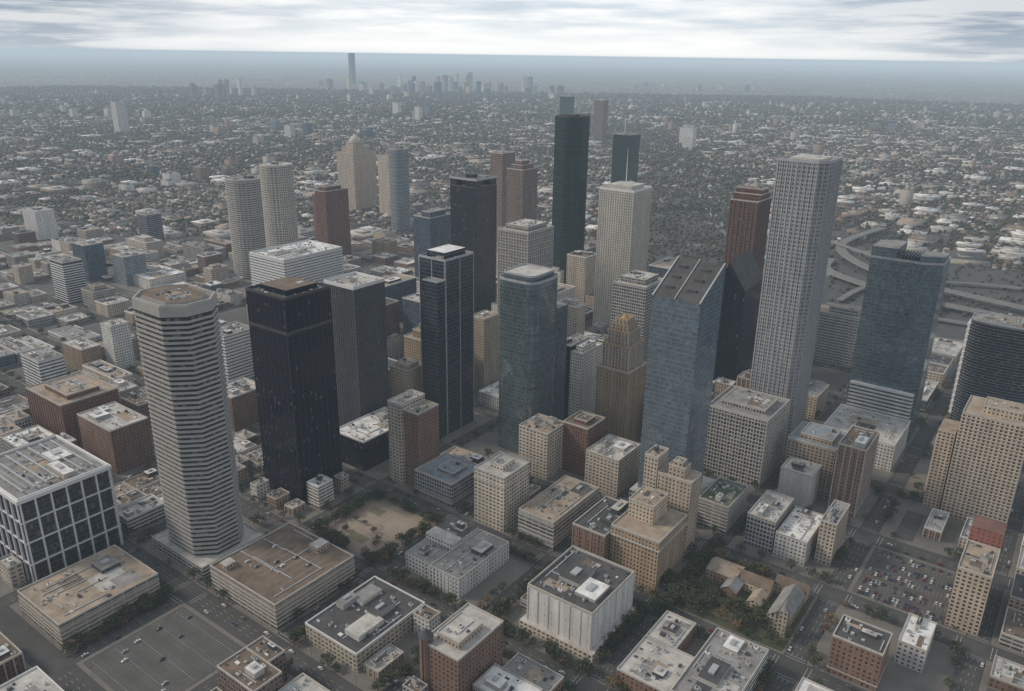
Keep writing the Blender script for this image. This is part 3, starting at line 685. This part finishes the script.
mass('distant_neighborhood_houses',hv,hf,np.stack([X,Y,0*X],1),scl,rot,HM,fm); NH=N
# flat commercial
bv=[(-.5,-.5,0),(.5,-.5,0),(.5,.5,0),(-.5,.5,0),(-.5,-.5,1),(.5,-.5,1),(.5,.5,1),(-.5,.5,1),(-.2,-.2,1.0),(.15,-.2,1.0),(.15,.15,1.0),(-.2,.15,1.0),(-.2,-.2,1.3),(.15,-.2,1.3),(.15,.15,1.3),(-.2,.15,1.3)]
bf=[(0,1,5,4),(1,2,6,5),(2,3,7,6),(3,0,4,7),(4,5,6,7),(8,9,13,12),(9,10,14,13),(10,11,15,14),(11,8,12,15),(12,13,14,15)]
X,Y,fw_=field(76,72,1250,8000,24); dn=dcorr(X,Y); lat=X*hy-Y*hx
prob=np.where(lat>.05*fw_,.62,.36)+.3*nz(X,Y,1100,8)
k=notdown(X,Y)&(dn>190)&(rs.rand(X.size)<prob)&~inter(X,Y); X,Y=X[k],Y[k]; N=len(X)
hh=np.where(rs.rand(N)<.035,rs.uniform(18,50,N),rs.uniform(4.5,11,N))
sx=np.where(hh>16,rs.uniform(18,45,N),rs.uniform(20,80,N)); scl=np.stack([sx,sx*rs.uniform(.5,1.1,N),hh],1)
ri=rs.choice([0,0,5,1,1,2,3,4],N); wi=rs.choice([6,6,7,1],N); fm=np.stack([wi,wi,wi,wi,ri,wi,wi,wi,wi,ri],1)
mass('distant_commercial_buildings',bv,bf,np.stack([X,Y,0*X],1),scl,rs.choice([0,0,math.pi/2,.3],N),HM,fm)
# canopy
ph=(1+5**.5)/2; iv=np.array([(-1,ph,0),(1,ph,0),(-1,-ph,0),(1,-ph,0),(0,-1,ph),(0,1,ph),(0,-1,-ph),(0,1,-ph),(ph,0,-1),(ph,0,1),(-ph,0,-1),(-ph,0,1)])/1.9
iv=iv*rs.uniform(.75,1.2,(12,1))
itf=[(0,11,5),(0,5,1),(0,1,7),(0,7,10),(0,10,11),(1,5,9),(5,11,4),(11,10,2),(10,7,6),(7,1,8),(3,9,4),(3,4,2),(3,2,6),(3,6,8),(3,8,9),(4,9,5),(2,4,11),(6,2,10),(8,6,7),(9,8,1)]
FM=[plain('canopy_dark',(.028,.035,.017),.9,.3,.3),plain('canopy_olive',(.046,.05,.024),.9,.3,.3),plain('canopy_light',(.08,.075,.042),.9,.3,.3),plain('canopy_brown',(.11,.075,.043),.9,.3,.3),plain('bare_branches',(.085,.068,.052),.9,.3,.3)]
def canopy(sp,f0,f1,jit,prob,smin,smax):
    X,Y,fw_=field(sp,sp,f0,f1,jit); dn=dcorr(X,Y)
    pr=prob+.34*nz(X,Y,700,21)+.24*nz(X,Y,190,22); pr=np.where(dn<170,.42+.3*nz(X,Y,120,5),pr); pr=np.where(inter(X,Y),.12,pr)
    k=notdown(X,Y)&(rs.rand(X.size)<pr); X,Y,fw_=X[k],Y[k],fw_[k]; N=len(X)
    s=rs.uniform(smin,smax,N); scl=np.stack([s,s*rs.uniform(.7,1.2,N),s*rs.uniform(.6,1,N)],1)
    fm=np.repeat(rs.choice([0,0,0,1,1,2,4,4,3],N)[:,None],20,1)
    pos=np.stack([X,Y,s*rs.uniform(.6,1.3,N)],1); mass('distant_tree_canopy',iv,itf,pos,scl,rs.uniform(0,6.28,N),FM,fm); return N
NT=canopy(8.5,1250,2600,4,.38,2.2,4.6)+canopy(15,2600,5200,8,.46,4,8)+canopy(34,5200,9400,17,.48,7,15)
# skylines far away
def skyline(name,px,py,sprd,n,hm):
    mb=MB()
    for k in range(n):
        x=px+R.gauss(0,sprd);y=py+R.gauss(0,sprd); w_=R.uniform(30,55); h_=R.uniform(.35,1)*hm
        P=rect(x,y,w_,w_*R.uniform(.6,1)); mb.prism(P,0,h_,M[R.choice(['white','blueg','beige2','stone','brown','slim'])],RF['gray']); mb.prism(rect(x-w_*.3,y+w_*.2,w_*.4,w_*.3),h_-.1,h_+6,M['stone'],RF['gray'])
    mb.build(name)
def gp(x,t): return (hx*t+hy*x*t, hy*t-hx*x*t)
for (tx,rng,sp,n,hm) in ((-.36,7500,300,14,160),(-.08,9500,650,34,190),(-.16,8600,500,10,150),(.0,9000,400,12,130),(.22,11500,600,10,90),(-.5,5200,300,6,80),(-.13,5600,260,7,100),(.12,6000,400,6,70),(.42,5200,400,6,50),(-.3,4200,250,6,60),(-.42,2600,200,7,45)):
    a=gp(tx,rng); skyline('distant_skyline_cluster',a[0],a[1],sp,n,hm)
# ------------------------------------------------------------------ freeways and park roads
ROADC=plain('freeway_concrete',(.145,.138,.128),.9,.2,.05); BARR=plain('freeway_barrier',(.25,.24,.22))
def path(name,pts,w,z,elev,mat):
    P=[Vector((*a,0)) for a in pts]; S=[]
    for i in range(len(P)-1):
        p0=P[max(0,i-1)];p1=P[i];p2=P[i+1];p3=P[min(len(P)-1,i+2)]
        for t in np.linspace(0,1,14,endpoint=False):
            S.append(.5*((2*p1)+(-p0+p2)*t+(2*p0-5*p1+4*p2-p3)*t*t+(-p0+3*p1-3*p2+p3)*t**3))
    S.append(P[-1]); mb=MB(); E=[]
    for i,s in enumerate(S):
        d=(S[min(i+1,len(S)-1)]-S[max(i-1,0)]).normalized(); n=Vector((d.y,-d.x,0)); E.append((s-n*w/2,s+n*w/2,n))
    for i in range(len(S)-1):
        a,b,n=E[i]; c,d,_=E[i+1]
        mb.face([(a.x,a.y,z),(b.x,b.y,z),(d.x,d.y,z),(c.x,c.y,z)],mat)
        if elev:
            for u,v,s in ((a,c,-1),(b,d,1)):
                mb.face([(u.x,u.y,z-1.6),(v.x,v.y,z-1.6),(v.x,v.y,z+.8),(u.x,u.y,z+.8)],BARR)
            mb.face([(a.x,a.y,z-1.6),(c.x,c.y,z-1.6),(d.x,d.y,z-1.6),(b.x,b.y,z-1.6)],BARR)
            if i%2==0: s=S[i]; mb.box(s.x-1,s.y-1,0,s.x+1,s.y+1,z-1.5,BARR)
    mb.build(name)
path('elevated_freeway',[(500,1380),(150,1420),(-60,1465),(-250,1500),(-400,1590),(-430,1700)],22,9,True,ROADC)
path('elevated_freeway',[(500,1440),(100,1500),(-150,1560),(-330,1640),(-445,1832),(-420,2100)],20,12,True,ROADC)
path('elevated_freeway',[(-330,1400),(-300,1560),(-150,1680),(100,1700),(500,1650)],12,7,True,ROADC)
path('elevated_freeway',[(-250,1250),(-120,1290),(60,1310),(300,1290)],14,8,True,ROADC)
path('elevated_freeway',[(-420,1350),(-250,1390),(-40,1400),(200,1370),(500,1330)],12,6,True,ROADC)
path('elevated_freeway',[(-200,1380),(-190,1480),(-230,1620),(-340,1740),(-520,1900),(-560,2100)],11,15,True,ROADC)
path('park_road',[(-520,1500),(-760,1900),(-1010,2080),(-1130,2500),(-1220,2900),(-1700,3500),(-2600,4700)],14,.2,False,ROADC)
path('park_road',[(-420,1560),(-640,2000),(-830,2330),(-980,2600),(-1080,2950),(-1500,3500),(-2300,4700)],12,.2,False,ROADC)
path('bayou_water',[(-480,1560),(-700,1850),(-900,2150),(-1000,2350),(-1110,2720),(-1260,3000),(-1800,3600)],16,.3,False,plain('bayou_water_surface',(.05,.05,.04),.15,.1))
for k in range(9):
    a=gp(-.65,1900+k*520); b=gp(.65,1700+k*620)
    path('avenue',[a,((a[0]+b[0])/2+R.uniform(-80,80),(a[1]+b[1])/2),b],15,.15+k*.01,False,ROADC)
# ------------------------------------------------------------------ ground sheet
m,nt,b=newmat('ground_asphalt_and_land')
g=geo(nt); ln=nt.nodes.new('ShaderNodeVectorMath'); ln.operation='DISTANCE'; nt.links.new(g,ln.inputs[0]); ln.inputs[1].default_value=(-500,750,0)
asph=mixc(nt,ramp(nt,noise(nt,g,.05,5,.65),.3,.7),(.038,.037,.036),(.072,.069,.065)); asph=mixc(nt,mth(nt,'MULTIPLY',ramp(nt,noise(nt,g,.6,3),.35,.65),.3),asph,(.09,.088,.084))
vo=nt.nodes.new('ShaderNodeTexVoronoi'); vo.inputs['Scale'].default_value=.035; nt.links.new(g,vo.inputs['Vector'])
sv=nt.nodes.new('ShaderNodeSeparateXYZ'); nt.links.new(vo.outputs['Color'],sv.inputs[0])
big=ramp(nt,noise(nt,g,.0012,4,.6),.38,.62); med=ramp(nt,noise(nt,g,.012,4,.6),.35,.65)
land=mixc(nt,med,(.036,.038,.020),(.105,.085,.06)); land=mixc(nt,mth(nt,'MULTIPLY',big,.55),land,(.12,.10,.08))
rf=mth(nt,'GREATER_THAN',sv.outputs[0],.78); land=mixc(nt,mth(nt,'MULTIPLY',rf,mth(nt,'MULTIPLY_ADD',big,.5,.4)),land,mixc(nt,sv.outputs[1],(.12,.11,.10),(.55,.54,.52)))
land=mixc(nt,mth(nt,'LESS_THAN',sv.outputs[2],.35),land,(.024,.028,.015))
nt.links.new(mixc(nt,ramp(nt,ln.outputs['Value'],1250,1700),asph,land),b.inputs['Base Color']); b.inputs['Roughness'].default_value=.92
me=bpy.data.meshes.new('ground'); S=70000; me.from_pydata([(-S,-S,0),(S,-S,0),(S,S,0),(-S,S,0)],[],[(0,1,2,3)]); me.materials.append(m); o=bpy.data.objects.new('ground',me); COL.objects.link(o)
# ------------------------------------------------------------------ haze (homogeneous volume; scattered light put in as its own emission)
m=bpy.data.materials.new('haze_glow_volume'); m.use_nodes=True; nt=m.node_tree; nt.nodes.clear()
out=nt.nodes.new('ShaderNodeOutputMaterial'); ab=nt.nodes.new('ShaderNodeVolumeAbsorption'); em=nt.nodes.new('ShaderNodeEmission'); ad=nt.nodes.new('ShaderNodeAddShader')
sg=5.6e-5; ab.inputs['Color'].default_value=(0,0,0,1); ab.inputs['Density'].default_value=sg
em.inputs['Color'].default_value=(.47,.565,.64,1); em.inputs['Strength'].default_value=sg
nt.links.new(ab.outputs[0],ad.inputs[0]); nt.links.new(em.outputs[0],ad.inputs[1]); nt.links.new(ad.outputs[0],out.inputs['Volume'])
mb=MB(); mb.box(-60000,-60000,-30,60000,60000,405,m); o=mb.build('atmospheric_haze')
# ------------------------------------------------------------------ world
w=bpy.data.worlds.new('World'); SC.world=w; w.use_nodes=True; nt=w.node_tree; bg=nt.nodes['Background']
sunel=math.radians(38); sa=math.radians(84)
sx_=hx*math.cos(sa)-hy*math.sin(sa); sy_=hy*math.cos(sa)+hx*math.sin(sa)   # to the camera's left
sunaz=math.atan2(sx_,sy_)
sky=nt.nodes.new('ShaderNodeTexSky'); sky.sky_type='NISHITA'; sky.sun_disc=False; sky.sun_elevation=sunel; sky.sun_rotation=sunaz; sky.dust_density=3
tc=nt.nodes.new('ShaderNodeTexCoord').outputs['Generated']
mp=nt.nodes.new('ShaderNodeMapping'); mp.inputs['Scale'].default_value=(1.0,1.0,11.0); mp.inputs['Location'].default_value=(.3,.1,.15); nt.links.new(tc,mp.inputs[0])
n1=ramp(nt,noise(nt,mp.outputs[0],4.6,9,.6),.44,.56)
n2=ramp(nt,noise(nt,mp.outputs[0],9,6,.6),.35,.65)
dt=nt.nodes.new('ShaderNodeVectorMath'); dt.operation='DOT_PRODUCT'; nt.links.new(tc,dt.inputs[0]); dt.inputs[1].default_value=(hx*.999,hy*.999,.03)
glow=ramp(nt,dt.outputs['Value'],.885,.985)
sz=nt.nodes.new('ShaderNodeSeparateXYZ'); nt.links.new(tc,sz.inputs[0])
low=ramp(nt,sz.outputs[2],.045,.010)   # pale band of sky near the horizon
cl=mixc(nt,n1,(4.0,5.0,6.2),(8.8,9.2,9.6)); cl=mixc(nt,mth(nt,'MULTIPLY',glow,.78),cl,mixc(nt,n2,(9.0,10.2,11.2),(14.5,14.4,14.2)))
cl=mixc(nt,mth(nt,'MULTIPLY',mth(nt,'MULTIPLY',low,mth(nt,'MULTIPLY_ADD',glow,.75,.2)),.85),cl,(13.6,13.6,13.2))
mxx=mixc(nt,.92,sky.outputs[0],cl)
nt.links.new(mxx,bg.inputs['Color']); bg.inputs['Strength'].default_value=.085
l=bpy.data.lights.new('sun','SUN'); l.energy=2.3; l.angle=math.radians(11); l.color=(1,.89,.74); so=bpy.data.objects.new('sun',l)
sd=Vector((sx_*math.cos(sunel),sy_*math.cos(sunel),math.sin(sunel))); so.rotation_euler=sd.to_track_quat('Z','Y').to_euler(); so.location=(0,0,2000); COL.objects.link(so)
# ------------------------------------------------------------------ camera
fwv=Vector((hx,hy,0)); rt=Vector((hy,-hx,0)); up=Vector((0,0,1))
Fv=fwv*math.cos(p)-up*math.sin(p); Dv=-fwv*math.sin(p)-up*math.cos(p); c,s=math.cos(rho),math.sin(rho)
cam=bpy.data.cameras.new('camera'); co=bpy.data.objects.new('camera',cam); COL.objects.link(co); cam.sensor_width=36; cam.lens=36*f/1024; cam.clip_end=200000; cam.clip_start=1
Rr=rt*c-Dv*s; Dn=rt*s+Dv*c
Mx=Matrix((Rr,-Dn,-Fv)).transposed().to_4x4(); Mx.translation=(0,0,H); co.matrix_world=Mx
SC.camera=co
SC.view_settings.view_transform='Standard'; SC.view_settings.look='None'; SC.view_settings.exposure=0
print('filler',NB,'trees',nt_,'cars',len(cars),'houses',NH,'canopy',NT)
